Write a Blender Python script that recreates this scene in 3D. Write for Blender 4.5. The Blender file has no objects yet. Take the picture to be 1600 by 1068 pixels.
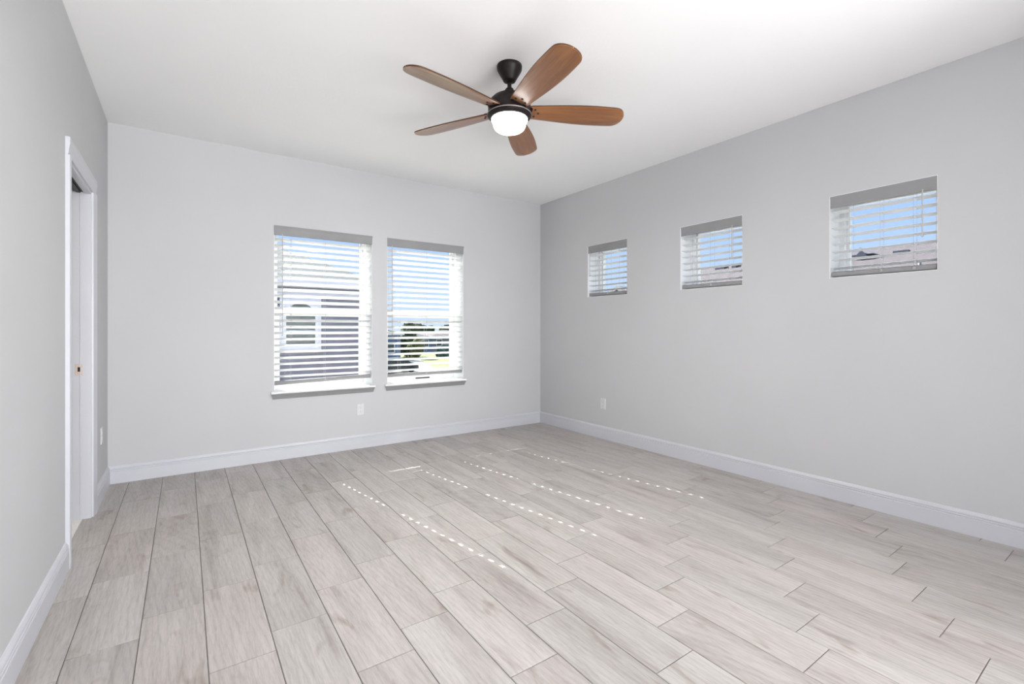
import bpy, bmesh, math, random
from mathutils import Vector, Matrix, noise

random.seed(7)
PI = math.pi
scene = bpy.context.scene
COL = scene.collection

# ------------------------------------------------------------------ camera
cam_data = bpy.data.cameras.new('camera')
cam = bpy.data.objects.new('camera', cam_data)
COL.objects.link(cam)
cam.location = (0, 0, 1.1765)
cam.rotation_euler = (PI / 2, 0, -math.radians(34.843))
cam_data.sensor_width = 36
cam_data.lens = 16.531
cam_data.shift_y = -20.5 / 1600
cam_data.clip_start = 0.05
cam_data.clip_end = 400
scene.camera = cam
scene.cycles.use_light_tree = False
scene.cycles.use_adaptive_sampling = False

# ------------------------------------------------------------------ view
scene.view_settings.view_transform = 'Standard'
scene.view_settings.look = 'None'
scene.view_settings.gamma = 1
scene.view_settings.use_curve_mapping = False
scene.view_settings.exposure = 0.08

# ------------------------------------------------------------------ sky
world = bpy.data.worlds.new('sky')
scene.world = world
world.use_nodes = True
wn = world.node_tree
wn.nodes.clear()
w_out = wn.nodes.new('ShaderNodeOutputWorld')
w_bg = wn.nodes.new('ShaderNodeBackground')
w_tc = wn.nodes.new('ShaderNodeTexCoord')
w_sep = wn.nodes.new('ShaderNodeSeparateXYZ')
w_ramp = wn.nodes.new('ShaderNodeValToRGB')
wn.links.new(w_tc.outputs['Generated'], w_sep.inputs[0])
wn.links.new(w_sep.outputs['Z'], w_ramp.inputs[0])
wn.links.new(w_ramp.outputs[0], w_bg.inputs[0])
wn.links.new(w_bg.outputs[0], w_out.inputs[0])
els = w_ramp.color_ramp.elements
els[0].position = 0.0
els[0].color = (0.66, 0.76, 0.93, 1)
els[1].position = 0.95
els[1].color = (1.7, 1.8, 2.0, 1)
for p_, c_ in ((0.06, (0.60, 0.74, 0.98, 1)), (0.2, (0.45, 0.63, 0.98, 1)), (0.34, (0.40, 0.58, 0.98, 1)), (0.5, (1.0, 1.1, 1.3, 1))):
    e = els.new(p_)
    e.color = c_
w_bg.inputs['Strength'].default_value = 1.02
world.cycles.sampling_method = 'NONE'

# ------------------------------------------------------------------ sun and added fill lights behind the camera
sun_d = bpy.data.lights.new('sun', 'SUN')
sun_d.energy = 24.0
sun_d.angle = 0.004
sun_d.color = (1.0, 0.95, 0.88)
sun = bpy.data.objects.new('sun', sun_d)
COL.objects.link(sun)
sun.rotation_euler = Vector((0.256, -1.44, -1.0)).to_track_quat('-Z', 'Y').to_euler()
sun.location = (-4, 22, 16)


def area_light(name, loc, direction, sx, sy, power, color):
    d = bpy.data.lights.new(name, 'AREA')
    d.shape = 'RECTANGLE'
    d.size, d.size_y = sx, sy
    d.energy = power
    d.color = color
    o = bpy.data.objects.new(name, d)
    COL.objects.link(o)
    o.location = loc
    o.rotation_euler = Vector(direction).to_track_quat('-Z', 'Z').to_euler()
    return o


# added fill light at the rear wall, standing in for unseen daylight
area_light('fill_light_rear', (1.6, -5.15, 1.30), (0, 1, 0.0), 3.4, 2.2, 380, (0.985, 0.99, 1.0))
# added up-facing fill light behind the camera, brightens the ceiling
area_light('fill_light_upward', (0.9, -2.9, 0.05), (0, 0, 1), 2.6, 3.2, 275, (0.99, 0.99, 1.0))

# ------------------------------------------------------------------ helpers


def tag(o, label=None, cat=None, group=None, kind=None):
    if label: o['label'] = label
    if cat: o['category'] = cat
    if group: o['group'] = group
    if kind: o['kind'] = kind
    return o


def empty(name, loc=(0, 0, 0), rz=0.0, parent=None):
    o = bpy.data.objects.new(name, None)
    COL.objects.link(o)
    o.location = loc
    o.rotation_euler = (0, 0, rz)
    o.empty_display_size = 0.1
    if parent: o.parent = parent
    return o


def link(name, bm, mat, parent=None, smooth=False, bevel=0.0, angle=40):
    me = bpy.data.meshes.new(name)
    bmesh.ops.recalc_face_normals(bm, faces=bm.faces)
    bm.to_mesh(me)
    bm.free()
    mats = mat if isinstance(mat, (list, tuple)) else [mat]
    for m in mats:
        me.materials.append(m)
    o = bpy.data.objects.new(name, me)
    COL.objects.link(o)
    if parent: o.parent = parent
    if smooth:
        me.polygons.foreach_set('use_smooth', [True] * len(me.polygons))
        try:
            me.set_sharp_from_angle(angle=math.radians(angle))
        except Exception:
            pass
    if bevel > 0:
        b = o.modifiers.new('bevel', 'BEVEL')
        b.width = bevel
        b.segments = 2
        b.limit_method = 'ANGLE'
        b.angle_limit = math.radians(35)
    return o


def box(bm, x0, x1, y0, y1, z0, z1, mi=0):
    vs = [bm.verts.new(p) for p in ((x0, y0, z0), (x1, y0, z0), (x1, y1, z0), (x0, y1, z0),
                                    (x0, y0, z1), (x1, y0, z1), (x1, y1, z1), (x0, y1, z1))]
    for q in ((0, 3, 2, 1), (4, 5, 6, 7), (0, 1, 5, 4), (1, 2, 6, 5), (2, 3, 7, 6), (3, 0, 4, 7)):
        f = bm.faces.new([vs[i] for i in q])
        f.material_index = mi
    return vs


def prism(bm, prof, p0, p1, ax_a, ax_b, mi=0, miter0=0.0, miter1=0.0):
    """sweep the closed profile [(a, b)] from p0 to p1; ax_a, ax_b are the profile axes.
    miter shifts the end along the run by miter*a."""
    p0, p1, ax_a, ax_b = Vector(p0), Vector(p1), Vector(ax_a), Vector(ax_b)
    run = (p1 - p0).normalized()
    r0 = [bm.verts.new(p0 + ax_a * a + ax_b * b + run * (miter0 * a)) for a, b in prof]
    r1 = [bm.verts.new(p1 + ax_a * a + ax_b * b + run * (miter1 * a)) for a, b in prof]
    n = len(prof)
    for i in range(n):
        j = (i + 1) % n
        bm.faces.new((r0[i], r0[j], r1[j], r1[i])).material_index = mi
    bm.faces.new(r0[::-1]).material_index = mi
    bm.faces.new(r1).material_index = mi


def lathe(bm, prof, seg=48, center=(0, 0, 0), cap=True):
    cx, cy, cz = center
    rings = []
    for r, z in prof:
        if r < 1e-5:
            rings.append([bm.verts.new((cx, cy, cz + z))])
        else:
            rings.append([bm.verts.new((cx + r * math.cos(2 * PI * k / seg), cy + r * math.sin(2 * PI * k / seg), cz + z)) for k in range(seg)])
    for a, b in zip(rings[:-1], rings[1:]):
        for k in range(seg):
            k2 = (k + 1) % seg
            if len(a) == 1 and len(b) == 1: continue
            if len(a) == 1: bm.faces.new((a[0], b[k], b[k2]))
            elif len(b) == 1: bm.faces.new((a[k], a[k2], b[0]))
            else: bm.faces.new((a[k], a[k2], b[k2], b[k]))
    if cap:
        for r in (rings[0], rings[-1]):
            if len(r) > 2: bm.faces.new(r)


def tube(bm, pts, rad, seg=8, closed=False):
    pts = [Vector(p) for p in pts]
    n = len(pts)
    rings = []
    for i, p in enumerate(pts):
        if closed:
            t = (pts[(i + 1) % n] - pts[i - 1]).normalized()
        else:
            t = (pts[min(i + 1, n - 1)] - pts[max(i - 1, 0)]).normalized()
        up = Vector((0, 0, 1)) if abs(t.z) < 0.9 else Vector((1, 0, 0))
        a = t.cross(up).normalized()
        b = t.cross(a).normalized()
        rings.append([bm.verts.new(p + a * rad * math.cos(2 * PI * k / seg) + b * rad * math.sin(2 * PI * k / seg)) for k in range(seg)])
    m = n if closed else n - 1
    for i in range(m):
        r0, r1 = rings[i], rings[(i + 1) % n]
        for k in range(seg):
            bm.faces.new((r0[k], r0[(k + 1) % seg], r1[(k + 1) % seg], r1[k]))
    if not closed:
        bm.faces.new(rings[0][::-1])
        bm.faces.new(rings[-1])


# ------------------------------------------------------------------ materials


def new_mat(name, color=(0.8, 0.8, 0.8), rough=0.5, metal=0.0, spec=0.5):
    m = bpy.data.materials.new(name)
    m.use_nodes = True
    b = m.node_tree.nodes['Principled BSDF']
    b.inputs['Base Color'].default_value = (*color, 1)
    b.inputs['Roughness'].default_value = rough
    b.inputs['Metallic'].default_value = metal
    b.inputs['Specular IOR Level'].default_value = spec
    return m


def N(m, t, **kw):
    n = m.node_tree.nodes.new(t)
    for k, v in kw.items():
        setattr(n, k, v)
    return n


def L(m, a, b):
    m.node_tree.links.new(a, b)


def BS(m):
    return m.node_tree.nodes['Principled BSDF']


def ramp(m, stops, fac):
    r = N(m, 'ShaderNodeValToRGB')
    e = r.color_ramp.elements
    e[0].position, e[0].color = stops[0][0], (*stops[0][1], 1)
    e[1].position, e[1].color = stops[-1][0], (*stops[-1][1], 1)
    for p, c in stops[1:-1]:
        k = e.new(p)
        k.color = (*c, 1)
    L(m, fac, r.inputs[0])
    return r


def noise_tex(m, vec, scale, detail=4, rough=0.5, dist=0.0):
    n = N(m, 'ShaderNodeTexNoise')
    n.inputs['Scale'].default_value = scale
    n.inputs['Detail'].default_value = detail
    n.inputs['Roughness'].default_value = rough
    n.inputs['Distortion'].default_value = dist
    if vec is not None: L(m, vec, n.inputs['Vector'])
    return n


def mapping(m, vec, scale=(1, 1, 1), rot=(0, 0, 0)):
    n = N(m, 'ShaderNodeMapping')
    n.inputs['Scale'].default_value = scale
    n.inputs['Rotation'].default_value = rot
    L(m, vec, n.inputs['Vector'])
    return n


def mottled(name, c0, c1, scale=8, rough=0.6, bump=0.0, bscale=60, spec=0.4, bdist=0.002):
    m = new_mat(name, c0, rough, spec=spec)
    tc = N(m, 'ShaderNodeTexCoord')
    n = noise_tex(m, tc.outputs['Object'], scale, 4)
    r = ramp(m, [(0.35, c0), (0.65, c1)], n.outputs['Fac'])
    L(m, r.outputs[0], BS(m).inputs['Base Color'])
    if bump > 0:
        n2 = noise_tex(m, tc.outputs['Object'], bscale, 3)
        bp = N(m, 'ShaderNodeBump')
        bp.inputs['Strength'].default_value = bump
        bp.inputs['Distance'].default_value = bdist
        L(m, n2.outputs['Fac'], bp.inputs['Height'])
        L(m, bp.outputs[0], BS(m).inputs['Normal'])
    return m


M_wall = mottled('painted_wall', (0.510, 0.512, 0.522), (0.522, 0.524, 0.534), 2.0, 0.75, 0.12, 90, 0.25)
M_ceil = mottled('painted_ceiling', (0.88, 0.88, 0.878), (0.89, 0.89, 0.888), 2.0, 0.85, 0.35, 55, 0.2)
M_trim = mottled('white_trim_paint', (0.535, 0.54, 0.58), (0.55, 0.555, 0.595), 3.0, 0.35, 0.0)
M_vinyl = mottled('white_window_vinyl', (0.82, 0.83, 0.84), (0.84, 0.85, 0.86), 5.0, 0.4)
M_slat = mottled('white_faux_wood_slat', (0.89, 0.89, 0.885), (0.91, 0.91, 0.905), 4.0, 0.45)
M_button = mottled('grey_cord_button', (0.33, 0.33, 0.34), (0.36, 0.36, 0.37), 60.0, 0.5)
nt_ = M_slat.node_tree
tl_ = nt_.nodes.new('ShaderNodeBsdfTranslucent')
tl_.inputs['Color'].default_value = (0.90, 0.91, 0.90, 1)
mx_ = nt_.nodes.new('ShaderNodeMixShader')
mx_.inputs[0].default_value = 0.22
nt_.links.new(BS(M_slat).outputs[0], mx_.inputs[1])
nt_.links.new(tl_.outputs[0], mx_.inputs[2])
nt_.links.new(mx_.outputs[0], nt_.nodes['Material Output'].inputs[0])
M_valance = mottled('shaded_white_valance', (0.265, 0.265, 0.27), (0.285, 0.285, 0.29), 6.0, 0.6, spec=0.2)  # white valances and bottom rails, their shade put into the colour
M_stool = mottled('shaded_white_apron', (0.25, 0.25, 0.25), (0.27, 0.27, 0.27), 6.0, 0.6, spec=0.2)  # white apron with its shade painted in as grey
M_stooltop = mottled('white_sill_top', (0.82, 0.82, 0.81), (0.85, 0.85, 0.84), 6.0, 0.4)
M_cord = mottled('grey_cord', (0.42, 0.43, 0.46), (0.5, 0.51, 0.54), 300.0, 0.7)
M_wand = mottled('clear_grey_wand', (0.42, 0.41, 0.41), (0.5, 0.49, 0.48), 40.0, 0.3)
M_bronze = mottled('oil_rubbed_bronze', (0.008, 0.005, 0.005), (0.013, 0.008, 0.008), 25.0, 0.42, spec=0.22)
M_trimring = mottled('satin_ring', (0.22, 0.20, 0.20), (0.26, 0.24, 0.24), 40.0, 0.3)
M_screw = mottled('dark_screw', (0.01, 0.008, 0.008), (0.02, 0.016, 0.015), 100.0, 0.4)
M_black = mottled('black_plastic', (0.006, 0.006, 0.006), (0.012, 0.012, 0.012), 30.0, 0.45)
M_brass = mottled('satin_brass_plate', (0.55, 0.42, 0.34), (0.62, 0.5, 0.42), 60.0, 0.4)
M_outlet = mottled('white_outlet_plastic', (0.60, 0.605, 0.61), (0.62, 0.625, 0.63), 20.0, 0.35)
M_slot = mottled('outlet_slot_grey', (0.25, 0.25, 0.25), (0.3, 0.3, 0.3), 50.0, 0.6)
M_marble = mottled('white_marble_threshold', (0.80, 0.78, 0.75), (0.88, 0.87, 0.85), 9.0, 0.25)

# glass: thin pane
M_glass = bpy.data.materials.new('window_glass')
M_glass.use_nodes = True
nt = M_glass.node_tree
nt.nodes.clear()
g_out = nt.nodes.new('ShaderNodeOutputMaterial')
g_mix = nt.nodes.new('ShaderNodeMixShader')
g_tr = nt.nodes.new('ShaderNodeBsdfTransparent')
g_gl = nt.nodes.new('ShaderNodeBsdfGlossy')
g_gl.inputs['Roughness'].default_value = 0.02
g_tr.inputs['Color'].default_value = (0.96, 0.985, 0.98, 1)
g_mix.inputs[0].default_value = 0.006
nt.links.new(g_tr.outputs[0], g_mix.inputs[1])
nt.links.new(g_gl.outputs[0], g_mix.inputs[2])
nt.links.new(g_mix.outputs[0], g_out.inputs[0])

# lamp shade: lit frosted glass
M_shade = new_mat('lit_frosted_glass', (0.9, 0.9, 0.88), 0.35)
BS(M_shade).inputs['Emission Color'].default_value = (1.0, 0.99, 0.975, 1)
BS(M_shade).inputs['Emission Strength'].default_value = 6
M_shade.cycles.emission_sampling = 'NONE'


def plank_material():
    m = new_mat('wood_look_porcelain', (0.5, 0.47, 0.44), 0.42, spec=0.35)
    at = N(m, 'ShaderNodeAttribute', attribute_name='tile_seed')
    tc = N(m, 'ShaderNodeTexCoord')
    sep = N(m, 'ShaderNodeSeparateColor')
    L(m, at.outputs['Color'], sep.inputs[0])
    off = N(m, 'ShaderNodeVectorMath', operation='MULTIPLY')
    off.inputs[1].default_value = (37.0, 53.0, 29.0)
    L(m, at.outputs['Color'], off.inputs[0])
    vec = N(m, 'ShaderNodeVectorMath', operation='ADD')
    L(m, tc.outputs['Object'], vec.inputs[0])
    L(m, off.outputs[0], vec.inputs[1])
    # broad streaks along the plank
    mp1 = mapping(m, vec.outputs[0], (13, 1.4, 1))
    n1 = noise_tex(m, mp1.outputs[0], 1.0, 6, 0.55, 0.5)
    r1 = ramp(m, [(0.26, (0.305, 0.278, 0.262)), (0.40, (0.400, 0.376, 0.360)), (0.58, (0.460, 0.438, 0.424)), (0.78, (0.495, 0.477, 0.465))], n1.outputs['Fac'])
    # fine grain
    mp2 = mapping(m, vec.outputs[0], (170, 14, 1))
    n2 = noise_tex(m, mp2.outputs[0], 1.0, 5, 0.6, 0.7)
    r2 = ramp(m, [(0.3, (0.84, 0.835, 0.83)), (0.55, (1, 1, 1)), (0.8, (1.05, 1.05, 1.05))], n2.outputs['Fac'])
    mul = N(m, 'ShaderNodeMix', data_type='RGBA', blend_type='MULTIPLY')
    mul.inputs[0].default_value = 1.0
    L(m, r1.outputs[0], mul.inputs[6])
    L(m, r2.outputs[0], mul.inputs[7])
    # cathedral grain
    mp3 = mapping(m, vec.outputs[0], (1, 0.22, 1))
    wv = N(m, 'ShaderNodeTexWave', wave_type='RINGS', rings_direction='Z')
    wv.inputs['Scale'].default_value = 14
    wv.inputs['Distortion'].default_value = 5
    wv.inputs['Detail'].default_value = 3
    wv.inputs['Detail Scale'].default_value = 1.6
    L(m, mp3.outputs[0], wv.inputs['Vector'])
    r3 = ramp(m, [(0.0, (0.91, 0.90, 0.895)), (0.35, (1, 1, 1)), (1.0, (1.01, 1.01, 1.01))], wv.outputs['Fac'])
    mul3 = N(m, 'ShaderNodeMix', data_type='RGBA', blend_type='MULTIPLY')
    mul3.inputs[0].default_value = 0.8
    L(m, mul.outputs[2], mul3.inputs[6])
    L(m, r3.outputs[0], mul3.inputs[7])
    # knots and brown smudges
    mp4 = mapping(m, vec.outputs[0], (11, 3.4, 1))
    n4 = noise_tex(m, mp4.outputs[0], 1.0, 3, 0.5, 0.8)
    r4 = ramp(m, [(0.62, (1, 1, 1)), (0.76, (0.74, 0.67, 0.62))], n4.outputs['Fac'])
    mul4 = N(m, 'ShaderNodeMix', data_type='RGBA', blend_type='MULTIPLY')
    mul4.inputs[0].default_value = 1.0
    L(m, mul3.outputs[2], mul4.inputs[6])
    L(m, r4.outputs[0], mul4.inputs[7])
    # plank-to-plank tone
    r5 = ramp(m, [(0.0, (0.92, 0.915, 0.91)), (0.5, (0.98, 0.975, 0.97)), (1.0, (1.03, 1.02, 1.015))], sep.outputs[0])
    r6 = ramp(m, [(0.0, (0.995, 1.0, 0.994)), (1.0, (1.01, 0.992, 0.99))], sep.outputs[1])
    mul5 = N(m, 'ShaderNodeMix', data_type='RGBA', blend_type='MULTIPLY')
    mul5.inputs[0].default_value = 1.0
    L(m, mul4.outputs[2], mul5.inputs[6])
    L(m, r5.outputs[0], mul5.inputs[7])
    mul6 = N(m, 'ShaderNodeMix', data_type='RGBA', blend_type='MULTIPLY')
    mul6.inputs[0].default_value = 1.0
    L(m, mul5.outputs[2], mul6.inputs[6])
    L(m, r6.outputs[0], mul6.inputs[7])
    L(m, mul6.outputs[2], BS(m).inputs['Base Color'])
    rr = ramp(m, [(0.3, (0.52, 0.52, 0.52)), (0.7, (0.40, 0.40, 0.40))], n2.outputs['Fac'])
    L(m, rr.outputs[0], BS(m).inputs['Roughness'])
    bp = N(m, 'ShaderNodeBump')
    bp.inputs['Strength'].default_value = 0.35
    bp.inputs['Distance'].default_value = 0.001
    L(m, n2.outputs['Fac'], bp.inputs['Height'])
    L(m, bp.outputs[0], BS(m).inputs['Normal'])
    return m


M_plank = plank_material()
M_grout = mottled('tile_grout', (0.17, 0.158, 0.147), (0.20, 0.188, 0.176), 60.0, 0.9)


def blade_material():
    m = new_mat('walnut_fan_blade', (0.3, 0.13, 0.05), 0.36, spec=0.5)
    tc = N(m, 'ShaderNodeTexCoord')
    mp = mapping(m, tc.outputs['Object'], (2.2, 26, 8))
    n1 = noise_tex(m, mp.outputs[0], 1.0, 6, 0.6, 0.6)
    r1 = ramp(m, [(0.25, (0.14, 0.048, 0.013)), (0.5, (0.24, 0.092, 0.024)), (0.75, (0.33, 0.14, 0.042))], n1.outputs['Fac'])
    mp2 = mapping(m, tc.outputs['Object'], (8, 140, 8))
    n2 = noise_tex(m, mp2.outputs[0], 1.0, 4, 0.6, 0.3)
    r2 = ramp(m, [(0.3, (0.78, 0.76, 0.74)), (0.6, (1.04, 1.04, 1.04))], n2.outputs['Fac'])
    mul = N(m, 'ShaderNodeMix', data_type='RGBA', blend_type='MULTIPLY')
    mul.inputs[0].default_value = 1.0
    L(m, r1.outputs[0], mul.inputs[6])
    L(m, r2.outputs[0], mul.inputs[7])
    L(m, mul.outputs[2], BS(m).inputs['Base Color'])
    BS(m).inputs['Coat Weight'].default_value = 0.7
    BS(m).inputs['Coat Roughness'].default_value = 0.28
    BS(m).inputs['Coat IOR'].default_value = 1.6
    return m


M_blade = blade_material()
M_bladeedge = mottled('dark_walnut_edge', (0.045, 0.020, 0.009), (0.07, 0.03, 0.014), 30.0, 0.5, spec=0.3)

# ------------------------------------------------------------------ room dimensions (metres)
XL, XR, YB, H = -0.4787, 3.6864, 4.6707, 2.74
YR = -5.0                      # rear wall, behind the camera
T_OUT = 0.24                   # outer wall thickness
T_IN = 0.115
DY0, DY1, DZ = 3.22, 3.915, 2.03   # doorway in the left wall
WIN_BACK = [(0.657, 1.542), (1.698, 2.582)]
WZ0, WZ1 = 0.594, 2.104
WIN_RIGHT = [(3.8215, 3.251), (2.626, 2.048), (1.4255, 0.851)]    # (left edge, right edge) as seen from inside
RZ0, RZ1 = 1.528, 2.096

# ------------------------------------------------------------------ floor: planks with grout in one mesh


def build_floor():
    bm = bmesh.new()
    col = bm.loops.layers.float_color.new('tile_seed')
    x_lo, x_hi, y_lo, y_hi = -0.52, XR + 0.01, YR, YB + 0.01
    vs = [bm.verts.new(p) for p in ((x_lo, y_lo, -0.0035), (x_hi, y_lo, -0.0035), (x_hi, y_hi, -0.0035), (x_lo, y_hi, -0.0035))]
    f = bm.faces.new(vs)
    f.material_index = 1
    offs = {-3: .330, -2: .444, -1: .589, 0: .076, 1: .202, 2: .403, 3: .541, 4: .084, 5: .279, 6: .426,
            7: .585, 8: .142, 9: .259, 10: .403, 11: .542, 12: .070, 13: .199, 14: .272, 15: .397, 16: .529, 17: .05}
    Wt, Lt, g = 0.209, 0.611, 0.0030
    for i in range(-3, 18):
        x0, x1 = 0.067 + Wt * i + g / 2, 0.067 + Wt * (i + 1) - g / 2
        x0, x1 = max(x0, x_lo), min(x1, x_hi)
        if x1 - x0 < 0.004: continue
        k = -11
        while True:
            y0 = offs[i] + Lt * k + g / 2
            y1 = y0 + Lt - g
            k += 1
            if y0 > y_hi: break
            if y1 < y_lo: continue
            y0c, y1c = max(y0, y_lo), min(y1, y_hi)
            seed = (random.random(), random.random(), random.random(), 1)
            b = 0.0016
            lo = [bm.verts.new(p) for p in ((x0, y0c, -0.0035), (x1, y0c, -0.0035), (x1, y1c, -0.0035), (x0, y1c, -0.0035))]
            hi = [bm.verts.new(p) for p in ((x0 + b, y0c + b, 0), (x1 - b, y0c + b, 0), (x1 - b, y1c - b, 0), (x0 + b, y1c - b, 0))]
            md = [bm.verts.new((v.co.x, v.co.y, -0.0012)) for v in lo]
            fs = [bm.faces.new(hi)]
            for a in range(4):
                c = (a + 1) % 4
                fs.append(bm.faces.new((md[a], md[c], hi[c], hi[a])))
                fs.append(bm.faces.new((lo[a], lo[c], md[c], md[a])))
            for ff in fs:
                ff.material_index = 0
                for lp in ff.loops: lp[col] = seed
    return link('floor', bm, [M_plank, M_grout])


tag(build_floor(), 'pale greige wood-look plank tile floor with grey grout, laid in staggered rows', kind='structure')

# ------------------------------------------------------------------ walls and ceiling


def wall_boxes(bm, lo, hi, z0, z1, holes, put):
    """holes: (a0, a1, z0, z1) along the wall; put(bm, a0, a1, z0, z1) adds a box"""
    holes = sorted(holes)
    a = lo
    for (h0, h1, hz0, hz1) in holes:
        if h0 > a: put(bm, a, h0, z0, z1)
        if hz0 > z0: put(bm, h0, h1, z0, hz0)
        if hz1 < z1: put(bm, h0, h1, hz1, z1)
        a = h1
    if hi > a: put(bm, a, hi, z0, z1)


bm = bmesh.new()
wall_boxes(bm, XL - T_IN, XR + T_OUT, -0.1, H + 0.05, [(a, b, WZ0, WZ1) for a, b in WIN_BACK],
           lambda bm, a, b, c, d: box(bm, a, b, YB, YB + T_OUT, c, d))
tag(link('wall_back', bm, M_wall), 'light grey painted back wall with two tall blinded windows', kind='structure')

bm = bmesh.new()
wall_boxes(bm, YR, YB, -0.1, H + 0.05, [(b, a, RZ0, RZ1) for a, b in WIN_RIGHT],
           lambda bm, a, b, c, d: box(bm, XR, XR + T_OUT, a, b, c, d))
tag(link('wall_right', bm, M_wall), 'light grey painted right wall with three small high windows', kind='structure')

bm = bmesh.new()
wall_boxes(bm, YR, YB, -0.1, H + 0.05, [(DY0, DY1, -0.1, DZ)],
           lambda bm, a, b, c, d: box(bm, XL - T_IN, XL, a, b, c, d))
tag(link('wall_left', bm, M_wall), 'light grey painted left wall with a white pocket doorway', kind='structure')

bm = bmesh.new()
wall_boxes(bm, XL - T_IN, XR + T_OUT, -0.1, H + 0.05, [(-0.15, 3.35, 0.15, 2.45)],  # opening added to let light in from behind
           lambda bm, a, b, c, d: box(bm, a, b, YR - 0.15, YR, c, d))
tag(link('wall_rear', bm, M_wall), 'light grey rear wall behind the viewer with an opening added to let light in', kind='structure')

bm = bmesh.new()
box(bm, 2.5, XR, -1.6, -0.6, -0.05, H)  # unseen block added to keep rear light off the near right wall
tag(link('wall_light_blocker', bm, M_wall), 'unseen grey block behind the viewer, added to shade the right wall', kind='structure')

bm = bmesh.new()
box(bm, XL - T_IN, XR + T_OUT, YR - 0.15, YB + T_OUT, H, H + 0.12)
tag(link('ceiling', bm, M_ceil), 'smooth flat white painted ceiling', kind='structure')

# room beyond the doorway
SX0, SX1 = -2.4, XL - T_IN
bm = bmesh.new()
box(bm, SX0, XL - 0.041, 2.4, 5.2, -0.06, -0.001)
tag(link('floor_side_room', bm, M_marble), 'white stone floor beyond the doorway', kind='structure')
bm = bmesh.new()
box(bm, SX0 - 0.1, SX0, 2.3, 5.3, -0.06, 2.6)
box(bm, SX0, SX1, 2.3, 2.4, -0.06, 2.6)
box(bm, SX0, SX1, 5.2, 5.3, -0.06, 2.6)
box(bm, SX0 - 0.1, SX1, 2.3, 5.3, 2.6, 2.7)
tag(link('wall_side_room', bm, M_ceil), 'white walls of the small room beyond the doorway', kind='structure')

M_sidelamp = new_mat('warm_lit_lamp_glass', (0.9, 0.88, 0.84), 0.4)
BS(M_sidelamp).inputs['Emission Color'].default_value = (1.0, 0.86, 0.70, 1)
BS(M_sidelamp).inputs['Emission Strength'].default_value = 14
bm = bmesh.new()
lathe(bm, [(0.0, 2.50), (0.10, 2.51), (0.16, 2.54), (0.18, 2.60), (0.0, 2.60)], 24, (-1.25, 4.1, 0))
sl0 = link('flush_ceiling_lamp', bm, M_sidelamp, smooth=True)
tag(sl0, 'warm lit round ceiling lamp in the small room beyond the doorway', 'ceiling lamp')

# ------------------------------------------------------------------ baseboards
BB = [(0, 0), (0.015, 0), (0.015, 0.090), (0.0135, 0.093), (0.0105, 0.0945), (0.0105, 0.0975), (0.0135, 0.099),
      (0.0135, 0.1045), (0.0095, 0.107), (0.0095, 0.110), (0.012, 0.1115), (0.0125, 0.115), (0.011, 0.121), (0.008, 0.127), (0.005, 0.132), (0.0, 0.135)]


def baseboard(name, runs, ax, label, m0=0, m1=0):
    bm = bmesh.new()
    for (p0, p1, a, b) in runs:
        prism(bm, BB, p0, p1, ax, (0, 0, 1), miter0=a, miter1=b)
    tag(link(name, bm, M_trim), label, kind='structure')


baseboard('baseboard_back', [((XL, YB, 0), (XR, YB, 0), 1, -1)], (0, -1, 0), 'white moulded baseboard along the back wall')
baseboard('baseboard_right', [((XR, YR, 0), (XR, YB, 0), 0, -1)], (-1, 0, 0), 'white moulded baseboard along the right wall')
baseboard('baseboard_left', [((XL, YR, 0), (XL, 3.128, 0), 0, 0), ((XL, 4.0, 0), (XL, YB, 0), 0, -1)], (1, 0, 0),
          'white moulded baseboard along the left wall either side of the doorway')

# ------------------------------------------------------------------ doorway
door = empty('door_1', (XL, DY0, 0))
tag(door, 'white cased pocket doorway in the left wall', kind='structure')


def door_part(name, bm, mat, **kw):
    for v in bm.verts: v.co -= Vector((XL, DY0, 0))
    return link(name, bm, mat, door, **kw)


CAS = [(0.0, 0.0), (0.017, 0.0), (0.019, 0.012), (0.0175, 0.018), (0.0185, 0.030), (0.014, 0.060), (0.012, 0.080), (0.010, 0.0875), (0.0, 0.0885)]
# near casing, far casing, head casing; profile a = proud of wall, b = away from opening with thick edge outside
CASR = [(a, 0.0885 - b) for a, b in CAS]
bm = bmesh.new()
prism(bm, CASR, (XL, DY0 - 0.002, 0), (XL, DY0 - 0.002, DZ + 0.0), (1, 0, 0), (0, -1, 0))
door_part('casing', bm, M_trim)
bm = bmesh.new()
prism(bm, CASR, (XL, DY1 + 0.002, 0), (XL, DY1 + 0.002, DZ + 0.0), (1, 0, 0), (0, 1, 0))
door_part('casing', bm, M_trim)
bm = bmesh.new()
prism(bm, CASR, (XL, DY0 - 0.0905, DZ), (XL, DY1 + 0.0905, DZ), (1, 0, 0), (0, 0, 1))
door_part('head_casing', bm, M_trim)
# jambs lining the opening (split jambs at the near side and the head for the pocket door)
bm = bmesh.new()
box(bm, XL - T_IN, XL + 0.001, DY1 - 0.016, DY1, 0, DZ)
box(bm, XL - 0.052, XL - 0.046, DY1 - 0.019, DY1 - 0.016, 0, DZ - 0.016)
door_part('jamb', bm, M_trim, bevel=0.001)
bm = bmesh.new()
box(bm, XL - 0.036, XL + 0.001, DY0, DY0 + 0.016, 0, DZ)
box(bm, XL - T_IN, XL - 0.082, DY0, DY0 + 0.016, 0, DZ)
door_part('jamb', bm, M_trim, bevel=0.001)
bm = bmesh.new()
box(bm, XL - 0.031, XL + 0.001, DY0 + 0.016, DY1 - 0.016, DZ - 0.016, DZ)
box(bm, XL - T_IN, XL - 0.082, DY0 + 0.016, DY1 - 0.016, DZ - 0.016, DZ)
door_part('head_jamb', bm, M_trim, bevel=0.001)
bm = bmesh.new()
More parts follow.
